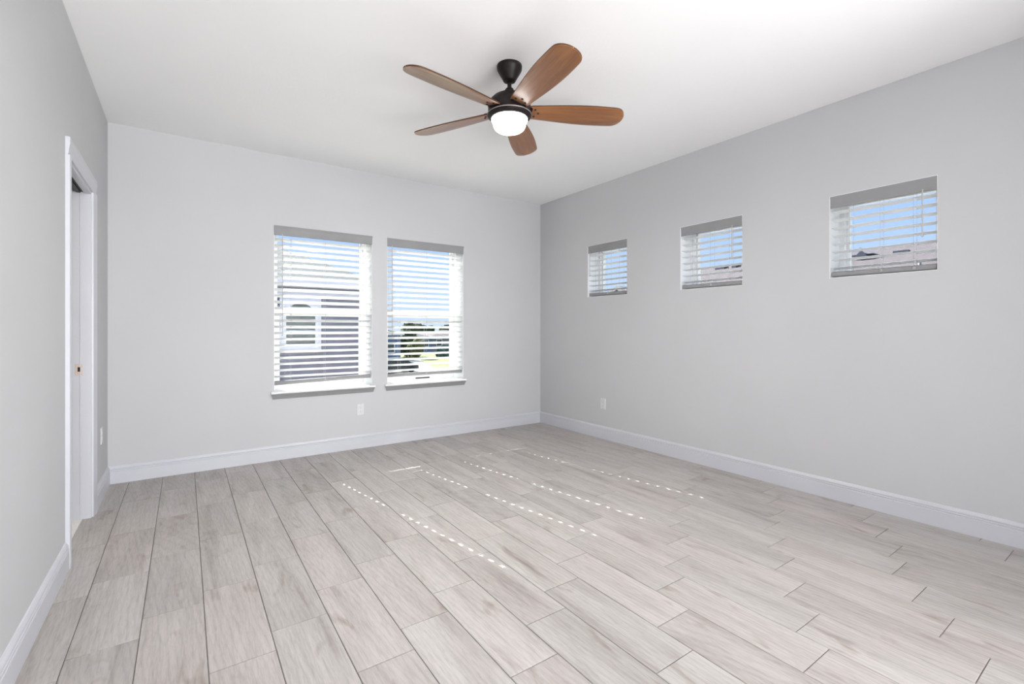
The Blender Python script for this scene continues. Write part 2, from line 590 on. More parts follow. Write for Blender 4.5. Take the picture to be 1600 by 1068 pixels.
box(bm, XL - 0.082, XL - 0.031, DY0 + 0.016, DY1 - 0.016, DZ - 0.008, DZ - 0.004)
box(bm, XL - 0.066, XL - 0.046, DY0 + 0.25, DY1 - 0.03, DZ - 0.018, DZ - 0.008)
door_part('sliding_track', bm, M_black)
bm = bmesh.new()
sx, sz = -0.534, 0.925
box(bm, sx - 0.017, sx + 0.017, DY1 - 0.0185, DY1 - 0.016, sz - 0.034, sz + 0.034)
sp = door_part('strike_plate', bm, M_brass, bevel=0.0008)
sp['label'] = 'small brass strike plate on the far jamb'
bm = bmesh.new()
box(bm, sx - 0.006, sx + 0.006, DY1 - 0.0192, DY1 - 0.0184, sz - 0.012, sz + 0.016)
for v in bm.verts: v.co -= Vector((XL, DY0, 0))
link('latch_hole', bm, M_black, sp)
bm = bmesh.new()
box(bm, XL - T_IN, XL - 0.041, DY0 + 0.016, DY1 - 0.016, -0.02, 0.002)
door_part('threshold', bm, M_marble, bevel=0.001)

# ------------------------------------------------------------------ windows


def rect_ring(bm, x0, x1, z0, z1, w, y0, y1, wb=None, wt=None):
    wb = w if wb is None else wb
    wt = w if wt is None else wt
    box(bm, x0, x0 + w, y0, y1, z0, z1)
    box(bm, x1 - w, x1, y0, y1, z0, z1)
    box(bm, x0 + w, x1 - w, y0, y1, z0, z0 + wb)
    box(bm, x0 + w, x1 - w, y0, y1, z1 - wt, z1)


def pane(bm, x0, x1, z0, z1, y):
    box(bm, x0, x1, y - 0.0015, y + 0.0015, z0, z1)


def tall_window(n, x0, x1, label):
    """single-hung vinyl window; local x along the wall, y outwards, z from the floor"""
    root = empty('window_%d' % n, (x0, YB, 0))
    tag(root, label, kind='structure')
    w = x1 - x0
    bm = bmesh.new()
    rect_ring(bm, 0, w, WZ0, WZ1, 0.034, 0.165, 0.238, wt=0.020)
    link('window_frame', bm, M_vinyl, root, bevel=0.002)
    bm = bmesh.new()
    box(bm, 0, 0.003, 0.002, 0.166, WZ0 + 0.018, WZ1)
    box(bm, w - 0.003, w, 0.002, 0.166, WZ0 + 0.018, WZ1)
    box(bm, 0.003, w - 0.003, 0.002, 0.166, WZ1 - 0.003, WZ1)
    link('reveal_lining', bm, M_vinyl, root)
    mz = 1.338
    bm = bmesh.new()
    rect_ring(bm, 0.034, w - 0.034, mz - 0.018, WZ1 - 0.020, 0.022, 0.210, 0.234, wb=0.045, wt=0.018)
    up = link('upper_sash', bm, M_vinyl, root, bevel=0.002)
    bm = bmesh.new()
    pane(bm, 0.054, w - 0.054, mz + 0.02, WZ1 - 0.036, 0.222)
    link('glass_pane', bm, M_glass, up)
    bm = bmesh.new()
    rect_ring(bm, 0.034, w - 0.034, WZ0 + 0.022, mz + 0.032, 0.038, 0.180, 0.2095, wb=0.052, wt=0.055)
    lw = link('lower_sash', bm, M_vinyl, root, bevel=0.002)
    bm = bmesh.new()
    pane(bm, 0.07, w - 0.07, WZ0 + 0.07, mz - 0.02, 0.196)
    link('glass_pane', bm, M_glass, lw)
    # stool and apron
    bm = bmesh.new()
    box(bm, 0.0, w, -0.001, 0.182, WZ0 - 0.004, WZ0 + 0.018)
    nose = [(0.0, 0.0), (0.026, 0.0), (0.031, 0.004), (0.033, 0.009), (0.031, 0.015), (0.027, 0.018), (0.0, 0.018)]
    prism(bm, nose, (-0.030, 0, WZ0), (w + 0.030, 0, WZ0), (0, -1, 0), (0, 0, 1), miter0=0.15, miter1=-0.15)
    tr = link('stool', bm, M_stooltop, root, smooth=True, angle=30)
    tr['label'] = 'white sill board with rounded nose'
    bm = bmesh.new()
    apr = [(0.0, 0.0), (0.007, 0.0), (0.010, 0.012), (0.013, 0.02), (0.019, 0.034), (0.024, 0.040), (0.024, 0.048), (0.0, 0.048)]
    prism(bm, apr, (-0.008, 0, WZ0 - 0.048), (w + 0.008, 0, WZ0 - 0.048), (0, -1, 0), (0, 0, 1), miter0=-0.6, miter1=0.6)
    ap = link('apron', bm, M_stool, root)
    ap['label'] = 'white moulded apron under the sill board, coloured grey as if shaded'
    return root


w1 = tall_window(1, *WIN_BACK[0], 'left of the two tall single-hung windows, overlooking the neighbouring house')
w2 = tall_window(2, *WIN_BACK[1], 'right of the two tall single-hung windows, overlooking lawn and street')
bm = bmesh.new()
prism(bm, [(0, 0), (0.010, 0.002), (0.012, 0.010), (0.010, 0.018), (0, 0.020)], (0.385, 0.180, 0.622), (0.555, 0.180, 0.622), (0, -1, 0), (0, 0, 1), miter0=1.0, miter1=-1.0)
sl = link('sash_lift', bm, M_black, w2)
sl['label'] = 'black sash lift bar'


def small_window(n, ya, yb, label):
    root = empty('window_%d' % n, (XR, ya, RZ0), -PI / 2)
    tag(root, label, kind='structure')
    w, h = ya - yb, RZ1 - RZ0
    bm = bmesh.new()
    rect_ring(bm, 0, w, 0, h, 0.003, 0.002, 0.166)
    link('reveal_lining', bm, M_vinyl, root)
    bm = bmesh.new()
    rect_ring(bm, 0, w, 0, h, 0.034, 0.165, 0.238)
    link('window_frame', bm, M_vinyl, root, bevel=0.002)
    bm = bmesh.new()
    rect_ring(bm, 0.034, w - 0.034, 0.034, h - 0.034, 0.018, 0.190, 0.235)
    s = link('sash', bm, M_vinyl, root, bevel=0.002)
    bm = bmesh.new()
    pane(bm, 0.05, w - 0.05, 0.05, h - 0.05, 0.215)
    link('glass_pane', bm, M_glass, s)


small_window(3, *WIN_RIGHT[0], 'small high window nearest the back corner in the right wall')
small_window(4, *WIN_RIGHT[1], 'small high window, middle of the three in the right wall')
small_window(5, *WIN_RIGHT[2], 'small high window, the largest in view in the right wall')

# ------------------------------------------------------------------ blinds


def slats_bm(w, zs, tilt, holes, y_c, width=0.0635, th=0.0028, margin=0.006):
    """faux wood slats; the room-side edge is raised by tilt; routed cord holes pierce each slat"""
    bm = bmesh.new()
    ct, st = math.cos(tilt), math.sin(tilt)
    hw, hl = 0.0062, 0.0100           # half width across x, half length across the slat
    xs = [margin]
    for h in sorted(holes): xs += [h - hw, h + hw]
    xs.append(w - margin)
    ws = [-width / 2, -width / 2 + 0.0015, -hl, hl, width / 2 - 0.0015, width / 2]
    tf = [0.45, 1, 1, 1, 1, 0.45]
    for z in zs:
        top, bot = [], []
        for x in xs:
            rt, rb = [], []
            for s, k in zip(ws, tf):
                # s<0 is the room side -> raised; slight crown
                crown = 0.0016 * (1 - (2 * s / width) ** 2)
                for lst, sg in ((rt, 1), (rb, -1)):
                    n = crown + sg * th / 2 * k
                    lst.append(bm.verts.new((x, y_c + s * ct + n * st * 1.0, z - s * st + n * ct)))
            top.append(rt); bot.append(rb)
        nx, nw = len(xs), len(ws)
        for i in range(nx - 1):
            hole = (i % 2 == 1)
            for j in range(nw - 1):
                if hole and j == 2: continue
                bm.faces.new((top[i][j], top[i + 1][j], top[i + 1][j + 1], top[i][j + 1]))
                bm.faces.new((bot[i][j], bot[i][j + 1], bot[i + 1][j + 1], bot[i + 1][j]))
            if hole:
                for j in (2, 3):
                    bm.faces.new((top[i][j], top[i + 1][j], bot[i + 1][j], bot[i][j]))
                for ii in (i, i + 1):
                    bm.faces.new((top[ii][2], top[ii][3], bot[ii][3], bot[ii][2]))
            for j in (0, nw - 1):
                bm.faces.new((top[i][j], top[i + 1][j], bot[i + 1][j], bot[i][j]))
        for i in (0, nx - 1):
            for j in range(nw - 1):
                bm.faces.new((top[i][j], top[i][j + 1], bot[i][j + 1], bot[i][j]))
    return bm


def make_blind(label, origin, rz, w, z_top, val_h, val_out, n, z_first, pitch, tilt, ladders, holes, rail_zl, rail_zr,
               wand_x, wand_len, group, clips=()):
    root = empty('window_blind', origin, rz)
    tag(root, label, 'window blind', group)
    yc = 0.045
    oz = origin[2]
    # valance: moulded front with short returns
    prof = [(0.0, 0.0), (0.004, 0.0), (0.005, 0.010), (0.0035, 0.014), (0.006, 0.05), (0.0065, val_h * 0.72), (0.010, val_h * 0.86), (0.012, val_h * 0.93), (0.012, val_h), (0.0, val_h)]
    bm = bmesh.new()
    v0 = z_top - val_h - oz
    if val_out:
        prism(bm, prof, (0.001, 0.0, v0), (w - 0.001, 0.0, v0), (0, -1, 0), (0, 0, 1), miter0=-0.35, miter1=0.35)
        box(bm, 0.004, w - 0.004, 0.0, 0.008, v0, z_top - oz)
    else:
        prism(bm, [(a * 0.5, b) for a, b in prof], (0.003, 0.008, v0), (w - 0.003, 0.008, v0), (0, -1, 0), (0, 0, 1))
        box(bm, 0.003, w - 0.003, 0.008, 0.014, v0, z_top - oz - 0.002)
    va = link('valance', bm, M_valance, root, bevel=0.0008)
    va['label'] = 'white moulded valance board, coloured grey as if shaded'
    bm = bmesh.new()
    box(bm, 0.006, w - 0.006, yc - 0.026, yc + 0.03, z_top - 0.052 - oz, z_top - 0.004 - oz)
    link('headrail', bm, M_slat, root, bevel=0.002)
    zs = [z_first - i * pitch - oz for i in range(n)]
    link('slats', slats_bm(w, zs, tilt, holes, yc), M_slat, root)
    # bottom rail
    bm = bmesh.new()
    hd, ht = 0.026, 0.0165
    pr = [(-hd, -ht + 0.004), (-hd + 0.004, -ht), (hd - 0.004, -ht), (hd, -ht + 0.004), (hd, ht - 0.006), (hd - 0.008, ht), (-hd + 0.008, ht), (-hd, ht - 0.006)]
    prism(bm, pr, (0.008, yc, rail_zl - oz), (w - 0.010, yc, rail_zr - oz), (0, 1, 0), (0, 0, 1))
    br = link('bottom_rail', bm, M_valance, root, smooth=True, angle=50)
    br['label'] = 'white rounded bottom rail, coloured grey as if shaded'
    for cx in clips:
        bm = bmesh.new()
        t = cx / w
        zc = rail_zl * (1 - t) + rail_zr * t - oz
        lathe(bm, [(0.0, 0.0), (0.010, 0.0), (0.010, 0.003), (0.006, 0.006), (0, 0.006)], 16, (0, 0, 0))
        for v in bm.verts:
            x, y, z = v.co
            v.co = (cx + x, yc - hd - z + 0.001, zc + 0.002 + y)
        link('cord_button', bm, M_button, br, smooth=True)
    # ladder cords: front and back strings
    for lx in ladders:
        t = lx / w
        zb = rail_zl * (1 - t) + rail_zr * t - oz
        bm = bmesh.new()
        e = 0.0635 / 2 * math.cos(tilt) + 0.0012
        zt = z_top - 0.05 - oz
        for y in (yc - e, yc + e):
            tube(bm, [(lx, y, zt), (lx, y, zb + 0.012)], 0.0008, 6)
        for z in zs:
            k = 0.0635 / 2 * math.sin(tilt)
            tube(bm, [(lx + 0.0068, yc - e, z + k - 0.002), (lx + 0.0068, yc + e, z - k - 0.002)], 0.0005, 5)
        link('ladder_cord', bm, M_cord, root)
    # loose pull loops hanging just over the rail
    for lx in clips:
        t = lx / w
        zb = rail_zl * (1 - t) + rail_zr * t - oz + 0.018
        if wand_len < 0.5:
            bm = bmesh.new()
            pts = [(lx - 0.012 + 0.010 * math.cos(a), yc - 0.034, zb + 0.014 + 0.012 * math.sin(a)) for a in [math.radians(60 + 24 * k) for k in range(11)]]
            tube(bm, pts, 0.0011, 6)
            tube(bm, [(lx + 0.012, yc - 0.034, zb + 0.03), (lx + 0.012, yc - 0.034, zb - 0.002)], 0.0011, 6)
            link('cord_loop', bm, M_cord, root)
    # tilt wand
    bm = bmesh.new()
    zt = z_top - val_h - oz + 0.012
    zb = zt - wand_len
    tube(bm, [(wand_x, -0.004, zt), (wand_x, -0.006, zt - wand_len * 0.5), (wand_x, -0.004, zb + 0.02)], 0.0034, 6)
    link('tilt_wand', bm, M_wand, root)
    bm = bmesh.new()
    lathe(bm, [(0.0034, 0.022), (0.0052, 0.018), (0.0052, 0.003), (0.003, 0.0), (0, 0.0)], 10, (wand_x, -0.004, zb))
    link('wand_tip', bm, M_wand, root, smooth=True)
    return root


G1 = 'white slatted blinds on the tall windows'
G2 = 'white slatted blinds on the small high windows'
for k, (a, b) in enumerate(WIN_BACK):
    w = b - a
    lab = ['tall white slatted blind in left back window, neighbouring house behind, bottom rail slightly tilted',
           'tall white slatted blind in right back window, nearest the corner, blue sky and lawn behind'][k]
    make_blind(lab, (a, YB, 0), 0, w, 2.104, 0.085, True, 23, 1.984, (1.984 - 0.744) / 22, math.radians(21),
               [0.143, w / 2, w - 0.113], [0.143, w - 0.113], [0.6845, 0.696][k], [0.703, 0.697][k],
               [0.068, 0.052][k], 0.92, G1, clips=(w / 2,))
labs = ['small white slatted blind nearest the back corner, white house gable behind its lower right',
        'small white slatted blind, middle of three, a roof ridge with dark vents behind it',
        'largest small white slatted blind in view, nearest the viewer, brown shingle roof behind it']
for k, (a, b) in enumerate(WIN_RIGHT):
    w = a - b
    make_blind(labs[k], (XR, a, RZ0), -PI / 2, w, RZ1 - 0.003, 0.080, False, 8, 1.985, 0.0555, math.radians(8),
               [w / 2 - 0.17, w / 2, w / 2 + 0.17], [w / 2 - 0.17, w / 2 + 0.17], 1.556, 1.553,
               [0.04, w - 0.085, w - 0.070][k], [0.27, 0.28, 0.29][k], G2, clips=(w / 2, w / 2 + 0.17) if k == 2 else (w / 2,))

# ------------------------------------------------------------------ outlets


def outlet(label, loc, rz, group='duplex outlets low on the walls'):
    root = empty('wall_outlet', loc, rz)
    tag(root, label, 'outlet', group)
    bm = bmesh.new()
    pr = [(-0.035, -0.0575), (0.035, -0.0575), (0.035, 0.0575), (-0.035, 0.0575)]
    v0 = [bm.verts.new((x, 0.0, z)) for x, z in pr]
    v1 = [bm.verts.new((x * 0.93, -0.0055, z * 0.95)) for x, z in pr]
    bm.faces.new(v1)
    bm.faces.new(v0)
    for i in range(4): bm.faces.new((v0[i], v0[(i + 1) % 4], v1[(i + 1) % 4], v1[i]))
    link('cover_plate', bm, M_outlet, root, bevel=0.001)
    for s in (-1, 1):
        bm = bmesh.new()
        n = 20
        r0, r1 = [], []
        for k in range(n):
            a = 2 * PI * k / n
            x, z = 0.0165 * math.cos(a), max(-0.012, min(0.012, 0.0165 * math.sin(a)))
            r0.append(bm.verts.new((x, -0.005, z + s * 0.0195)))
            r1.append(bm.verts.new((x, -0.0075, z + s * 0.0195)))
        for k in range(n): bm.faces.new((r0[k], r0[(k + 1) % n], r1[(k + 1) % n], r1[k]))
        bm.faces.new(r1)
        bm.faces.new(r0)
        r = link('receptacle', bm, M_outlet, root)
        bm = bmesh.new()
        for dx in (-0.006, 0.006): box(bm, dx - 0.001, dx + 0.001, -0.0079, -0.0074, s * 0.0195 - 0.001, s * 0.0195 + 0.007)
        box(bm, -0.002, 0.002, -0.0079, -0.0074, s * 0.0195 - 0.008, s * 0.0195 - 0.004)
        link('socket_slot', bm, M_slot, r)
    bm = bmesh.new()
    lathe(bm, [(0.0025, 0), (0.002, 0.001), (0, 0.0012)], 10)
    for v in bm.verts: v.co = (v.co.x, -0.0055 - v.co.z, v.co.y)
    link('screw', bm, M_outlet, root)


outlet('white duplex outlet low on the back wall under the left window', (1.425, YB, 0.382), 0)
outlet('white duplex outlet low on the right wall near the back corner', (XR, 3.583, 0.372), -PI / 2)
outlet('white duplex outlet low on the left wall between doorway and corner', (XL, 4.34, 0.43), PI / 2)

# ------------------------------------------------------------------ ceiling fan
FX, FY = 1.587, 2.306
fan = empty('ceiling_fan', (FX, FY, H))
tag(fan, 'dark bronze five-blade ceiling fan with walnut blades and a lit white glass bowl', 'ceiling fan')
BZ = -0.268                    # blade plane below the ceiling
bm = bmesh.new()
lathe(bm, [(0.0, 0.0), (0.074, 0.0), (0.0755, -0.006), (0.074, -0.022), (0.068, -0.036), (0.050, -0.066), (0.040, -0.084), (0.036, -0.092), (0.026, -0.096), (0.0, -0.096)], 48)
link('canopy', bm, M_bronze, fan, smooth=True, angle=50)
bm = bmesh.new()
lathe(bm, [(0.0, -0.088), (0.018, -0.090), (0.020, -0.099), (0.0125, -0.104), (0.0125, -0.150), (0, -0.150)], 24)
link('downrod', bm, M_bronze, fan, smooth=True)
bm = bmesh.new()
lathe(bm, [(0.0, -0.132), (0.016, -0.132), (0.022, -0.136), (0.026, -0.142), (0.027, -0.152), (0.030, -0.155), (0.030, -0.166), (0.0, -0.168)], 32)
link('coupling_cover', bm, M_bronze, fan, smooth=True, angle=30)
bm = bmesh.new()
lathe(bm, [(0.0, -0.1645), (0.034, -0.1645), (0.060, -0.170), (0.0, -0.174)], 48)
link('housing_trim_ring', bm, M_trimring, fan, smooth=True)['label'] = 'thin silvery ring around the top of the motor housing'
bm = bmesh.new()
lathe(bm, [(0.0, -0.168), (0.042, -0.170), (0.072, -0.178), (0.098, -0.192), (0.116, -0.210), (0.1245, -0.228), (0.127, -0.245), (0.127, -0.282),
           (0.129, -0.285), (0.129, -0.292), (0.0, -0.292)], 64)
link('motor_housing', bm, M_bronze, fan, smooth=True, angle=35)
bm = bmesh.new()
lathe(bm, [(0.100, -0.291), (0.1315, -0.291), (0.133, -0.2930), (0.133, -0.2945), (0.1315, -0.2965), (0.100, -0.2965)], 64, cap=False)
link('light_ring', bm, M_trimring, fan, smooth=True, angle=40)['label'] = 'thin pale metal ring under the motor housing'
bm = bmesh.new()
lathe(bm, [(0.0, -0.296), (0.131, -0.297), (0.127, -0.305), (0.116, -0.314), (0.108, -0.318), (0.0, -0.318)], 64)
link('light_fitter', bm, M_bronze, fan, smooth=True, angle=40)
bm = bmesh.new()
lathe(bm, [(0.0, -0.312), (0.104, -0.313), (0.108, -0.318), (0.1075, -0.326), (0.1015, -0.336), (0.0985, -0.346), (0.0955, -0.360), (0.088, -0.374),
           (0.074, -0.384), (0.052, -0.390), (0.026, -0.393), (0.0, -0.394)], 64)
link('lamp_shade', bm, M_shade, fan, smooth=True, angle=60)['label'] = 'lit frosted white glass bowl'

# the bowl's own downward light
ld = bpy.data.lights.new('bowl_light', 'AREA')
ld.shape = 'DISK'
ld.size = 0.15
ld.energy = 26
ld.color = (1.0, 0.98, 0.95)
lo_ = bpy.data.objects.new('bowl_light', ld)
COL.objects.link(lo_)
lo_.location = (FX, FY, H - 0.397)


def blade_bm():
    """paddle blade along +x, pitched about its own long axis, origin on the fan axis"""
    bm = bmesh.new()
    r0, r1 = 0.118, 0.700
    def half(t):
        # half width against the 0..1 position along the blade
        base = 0.056 + 0.029 * math.sin(min(1.0, t / 0.66) * PI / 2) ** 1.3
        if t > 0.66: base = 0.085 - 0.010 * ((t - 0.66) / 0.34) ** 2
        tip = 0.115
        d = 1 - t
        if d < tip: base *= math.sqrt(max(0.0, 1 - ((tip - d) / tip) ** 2.5))
        if t < 0.03: base *= 0.90 + 0.10 * (t / 0.03)
        return base
    ts = [0, 0.01, 0.03, 0.07, 0.12, 0.18, 0.25, 0.33, 0.41, 0.5, 0.58, 0.66, 0.73, 0.8, 0.85, 0.885, 0.91, 0.93, 0.95, 0.965, 0.978, 0.988, 0.994, 0.998, 1.0]
    th = 0.0045
    top, bot = [], []
    cols = [-1, -0.97, -0.5, 0, 0.5, 0.97, 1]
    for t in ts:
        h = max(half(t), 0.0025)
        x = r0 + (r1 - r0) * t
        rt, rb = [], []
        for c in cols:
            k = 1.0 if abs(c) < 0.99 else 0.75
            rt.append(bm.verts.new((x, c * h, th * k)))
            rb.append(bm.verts.new((x, c * h, -th * k)))
        top.append(rt); bot.append(rb)
    for i in range(len(ts) - 1):
        for j in range(len(cols) - 1):
            bm.faces.new((top[i][j], top[i + 1][j], top[i + 1][j + 1], top[i][j + 1]))
            bm.faces.new((bot[i][j], bot[i][j + 1], bot[i + 1][j + 1], bot[i + 1][j]))
        for j in (0, -1):
            bm.faces.new((top[i][j], bot[i][j], bot[i + 1][j], top[i + 1][j])).material_index = 1
    for i in (0, -1):
        for j in range(len(cols) - 1):
            bm.faces.new((top[i][j], top[i][j + 1], bot[i][j + 1], bot[i][j]))
    return bm


def arm_bm():
    """bracket that carries the blade, mostly above it"""
    bm = bmesh.new()
    outl = [(0.085, -0.028), (0.125, -0.040), (0.150, -0.042), (0.158, -0.030), (0.178, -0.010), (0.182, 0.0), (0.178, 0.010), (0.158, 0.030), (0.150, 0.042), (0.125, 0.040), (0.085, 0.028)]
    lo = [bm.verts.new((x, y, 0.0047)) for x, y in outl]
    hi = [bm.verts.new((x, y, 0.0105)) for x, y in outl]
    n = len(outl)
    bm.faces.new(lo[::-1]); bm.faces.new(hi)
    for i in range(n): bm.faces.new((lo[i], lo[(i + 1) % n], hi[(i + 1) % n], hi[i]))
    # short clamp lip under the blade root
    outl = [(0.090, -0.046), (0.128, -0.050), (0.135, -0.038), (0.132, 0.0), (0.135, 0.038), (0.128, 0.050), (0.090, 0.046)]
    lo = [bm.verts.new((x, y, -0.0078)) for x, y in outl]
    hi = [bm.verts.new((x, y, -0.0044)) for x, y in outl]
    n = len(outl)
    bm.faces.new(lo[::-1]); bm.faces.new(hi)
    for i in range(n): bm.faces.new((lo[i], lo[(i + 1) % n], hi[(i + 1) % n], hi[i]))
    return bm


blade0 = link('blade', blade_bm(), [M_blade, M_bladeedge], fan, smooth=True, angle=50)
blade0['label'] = 'walnut wood blade'
arm0 = link('blade_bracket', arm_bm(), M_bronze, blade0, bevel=0.001)
scrs = []
for sx, sy in ((0.150, -0.030), (0.172, 0.0), (0.150, 0.030)):
    bm = bmesh.new()
    lathe(bm, [(0.0, -0.0045), (0.0072, -0.0045), (0.0072, -0.0065), (0.004, -0.0090), (0.0, -0.0095)], 14, (sx, sy, 0))
    scrs.append(link('blade_screw', bm, M_screw, blade0, smooth=True))
PITCH = math.radians(-13)
for k in range(5):
    if k == 0: b = blade0
    else:
        b = blade0.copy(); COL.objects.link(b); b.parent = fan
        for ch in [arm0] + scrs:
            c = ch.copy(); COL.objects.link(c); c.parent = b
    b.location = (0, 0, BZ)
    ang = math.radians(188.4 - 72 * k)
    b.rotation_euler = (PITCH, 0, ang)

# ------------------------------------------------------------------ outside: materials
M_stucco = mottled('mauve_grey_stucco', (0.20, 0.19, 0.235), (0.23, 0.22, 0.265), 3.0, 0.9, 0.3, 40, 0.2, 0.01)
M_extrim = mottled('exterior_white_trim', (0.72, 0.70, 0.78), (0.76, 0.74, 0.82), 4.0, 0.6)
M_extrim_sun = mottled('exterior_white_trim_sun_darkened', (0.20, 0.20, 0.215), (0.24, 0.24, 0.255), 4.0, 0.7)  # same white trim, colour darkened to offset the strong sun
M_exglass = mottled('exterior_dark_glass', (0.07, 0.085, 0.09), (0.11, 0.125, 0.125), 1.5, 0.5, spec=0.1)
M_ventdark = mottled('dark_roof_vent', (0.03, 0.035, 0.06), (0.05, 0.055, 0.08), 10, 0.7)


def shingle(name, c0, c1):
    m = new_mat(name, c0, 0.9, spec=0.2)
    tc = N(m, 'ShaderNodeTexCoord')
    mp = mapping(m, tc.outputs['Object'], (3.2, 3.2, 9.0))
    n = noise_tex(m, mp.outputs[0], 2.0, 5, 0.7)
    r = ramp(m, [(0.3, c0), (0.7, c1)], n.outputs['Fac'])
    sx = N(m, 'ShaderNodeSeparateXYZ')
    L(m, tc.outputs['Object'], sx.inputs[0])
    wv = N(m, 'ShaderNodeMath', operation='MULTIPLY')
    wv.inputs[1].default_value = 15.0
    L(m, sx.outputs['Z'], wv.inputs[0])
    fr = N(m, 'ShaderNodeMath', operation='FRACT')
    L(m, wv.outputs[0], fr.inputs[0])
    r2 = ramp(m, [(0.0, (0.72, 0.72, 0.72)), (0.18, (1, 1, 1)), (1.0, (1, 1, 1))], fr.outputs[0])
    mul = N(m, 'ShaderNodeMix', data_type='RGBA', blend_type='MULTIPLY')
    mul.inputs[0].default_value = 1.0
    L(m, r.outputs[0], mul.inputs[6])
    L(m, r2.outputs[0], mul.inputs[7])
    L(m, mul.outputs[2], BS(m).inputs['Base Color'])
    return m


M_shingle = shingle('brown_roof_shingle', (0.068, 0.060, 0.070), (0.106, 0.095, 0.107))
M_shingle2 = shingle('pale_grey_shingle', (0.105, 0.120, 0.132), (0.145, 0.158, 0.17))
M_shingle3 = shingle('dark_slate_shingle', (0.035, 0.04, 0.055), (0.06, 0.065, 0.08))
M_lawn = mottled('lawn_grass', (0.085, 0.115, 0.035), (0.13, 0.155, 0.055), 0.5, 0.95)
M_road = mottled('pale_concrete', (0.22, 0.22, 0.24), (0.27, 0.27, 0.285), 0.6, 0.9)
M_leaf = mottled('dark_foliage', (0.018, 0.03, 0.018), (0.05, 0.07, 0.035), 2.5, 0.9, 1.0, 6, 0.2, 0.1)
M_leaf2 = mottled('olive_foliage', (0.06, 0.07, 0.025), (0.12, 0.13, 0.05), 2.5, 0.9, 1.0, 6, 0.2, 0.1)
M_hedge = mottled('teal_hedge', (0.03, 0.07, 0.07), (0.06, 0.12, 0.11), 3.0, 0.9, 1.0, 8, 0.2, 0.08)
M_bark = mottled('bark', (0.10, 0.07, 0.05), (0.16, 0.12, 0.09), 8, 0.9)
M_car = mottled('dark_car_paint', (0.02, 0.025, 0.03), (0.03, 0.035, 0.045), 3, 0.3)
M_blue = mottled('blue_grey_siding', (0.10, 0.15, 0.25), (0.14, 0.19, 0.30), 2, 0.8)
GZ = -3.0

# ground
bm = bmesh.new()
box(bm, -60, 160, YB + T_OUT + 0.02, 220, GZ - 0.3, GZ)
box(bm, XR + T_OUT + 0.02, 160, -60, YB + T_OUT + 0.02, GZ - 0.3, GZ)
tag(link('lawn', bm, M_lawn), 'green lawn stretching below and beyond the windows', kind='structure')
M_bounce = mottled('pale_bounce_surface', (0.50, 0.49, 0.47), (0.56, 0.55, 0.53), 1.0, 0.9)
bm = bmesh.new()
box(bm, 4.2, 10.2, -12.0, 16.0, GZ, GZ + 0.03)  # added out of view to reflect sun up onto the small blinds
tag(link('bounce_slab', bm, M_bounce), 'unseen pale ground slab outside, added to bounce light up into the blinds', kind='structure')
bm = bmesh.new()
box(bm, 8, 80, 34.0, 45.0, GZ, GZ + 0.02)
tag(link('street', bm, M_road), 'pale concrete street in front of the lawn', 'street')
bm = bmesh.new()
vs = [bm.verts.new(p) for p in ((17.5, 45.05, GZ + 0.03), (21.6, 45.05, GZ + 0.03), (25.6, 58, GZ + 0.03), (21.2, 58, GZ + 0.03))]
lo = [bm.verts.new((v.co.x, v.co.y, GZ + 0.005)) for v in vs]
bm.faces.new(vs); bm.faces.new(lo[::-1])
for i in range(4): bm.faces.new((lo[i], lo[(i + 1) % 4], vs[(i + 1) % 4], vs[i]))
tag(link('driveway', bm, M_road), 'white concrete driveway crossing the lawn beyond the street', 'driveway')


def hip_roof_bm(x0, x1, y0, y1, z, p, th=0.16, hip=(1, 1), along='x'):
    """hip or gable roof on a rectangle of eaves at height z with pitch p"""
    bm = bmesh.new()
    if along == 'x':
        r = (y1 - y0) / 2
        zr = z + r * p
        a = (x0 + (r if hip[0] else 0), (y0 + y1) / 2, zr)
        b = (x1 - (r if hip[1] else 0), (y0 + y1) / 2, zr)
    else:
        r = (x1 - x0) / 2
        zr = z + r * p
        a = ((x0 + x1) / 2, y0 + (r if hip[0] else 0), zr)
        b = ((x0 + x1) / 2, y1 - (r if hip[1] else 0), zr)
    cs = [bm.verts.new(q) for q in ((x0, y0, z), (x1, y0, z), (x1, y1, z), (x0, y1, z))]
    cl = [bm.verts.new(q) for q in ((x0, y0, z - th), (x1, y0, z - th), (x1, y1, z - th), (x0, y1, z - th))]
    va, vb = bm.verts.new(a), bm.verts.new(b)
    if along == 'x':
        bm.faces.new((cs[0], cs[1], vb, va)); bm.faces.new((cs[2], cs[3], va, vb))
        bm.faces.new((cs[1], cs[2], vb)); bm.faces.new((cs[3], cs[0], va))
    else:
        bm.faces.new((cs[1], cs[2], vb, va)); bm.faces.new((cs[3], cs[0], va, vb))
        bm.faces.new((cs[0], cs[1], va)); bm.faces.new((cs[2], cs[3], vb))
    for i in range(4):
        j = (i + 1) % 4
        f = bm.faces.new((cs[i], cs[j], cl[j], cl[i])); f.material_index = 1
    f = bm.faces.new(cl); f.material_index = 1
    return bm


def off(bm, o):
    for v in bm.verts: v.co -= Vector(o.location)
    return bm


# neighbouring house seen through the left back window
ho = empty('neighbour_house', (0.6, 15.0, GZ))
tag(ho, 'mauve grey stucco house with arched white-framed window, close beyond left back window', 'house')
bm = bmesh.new(); box(bm, -9, 3.78, 12.0, 21.0, GZ, 2.22)
link('wall', off(bm, ho), M_stucco, ho)
link('roof', off(hip_roof_bm(-9.4, 4.15, 11.6, 21.4, 2.31, 0.48), ho), [M_shingle2, M_extrim], ho)
bm = bmesh.new(); box(bm, -9, 3.80, 11.93, 12.0, 1.94, 2.10)
link('frieze_board', off(bm, ho), M_extrim, ho)
bm = bmesh.new()
rect_ring(bm, 1.80, 2.70, 0.63, 1.95, 0.13, 11.92, 12.0)
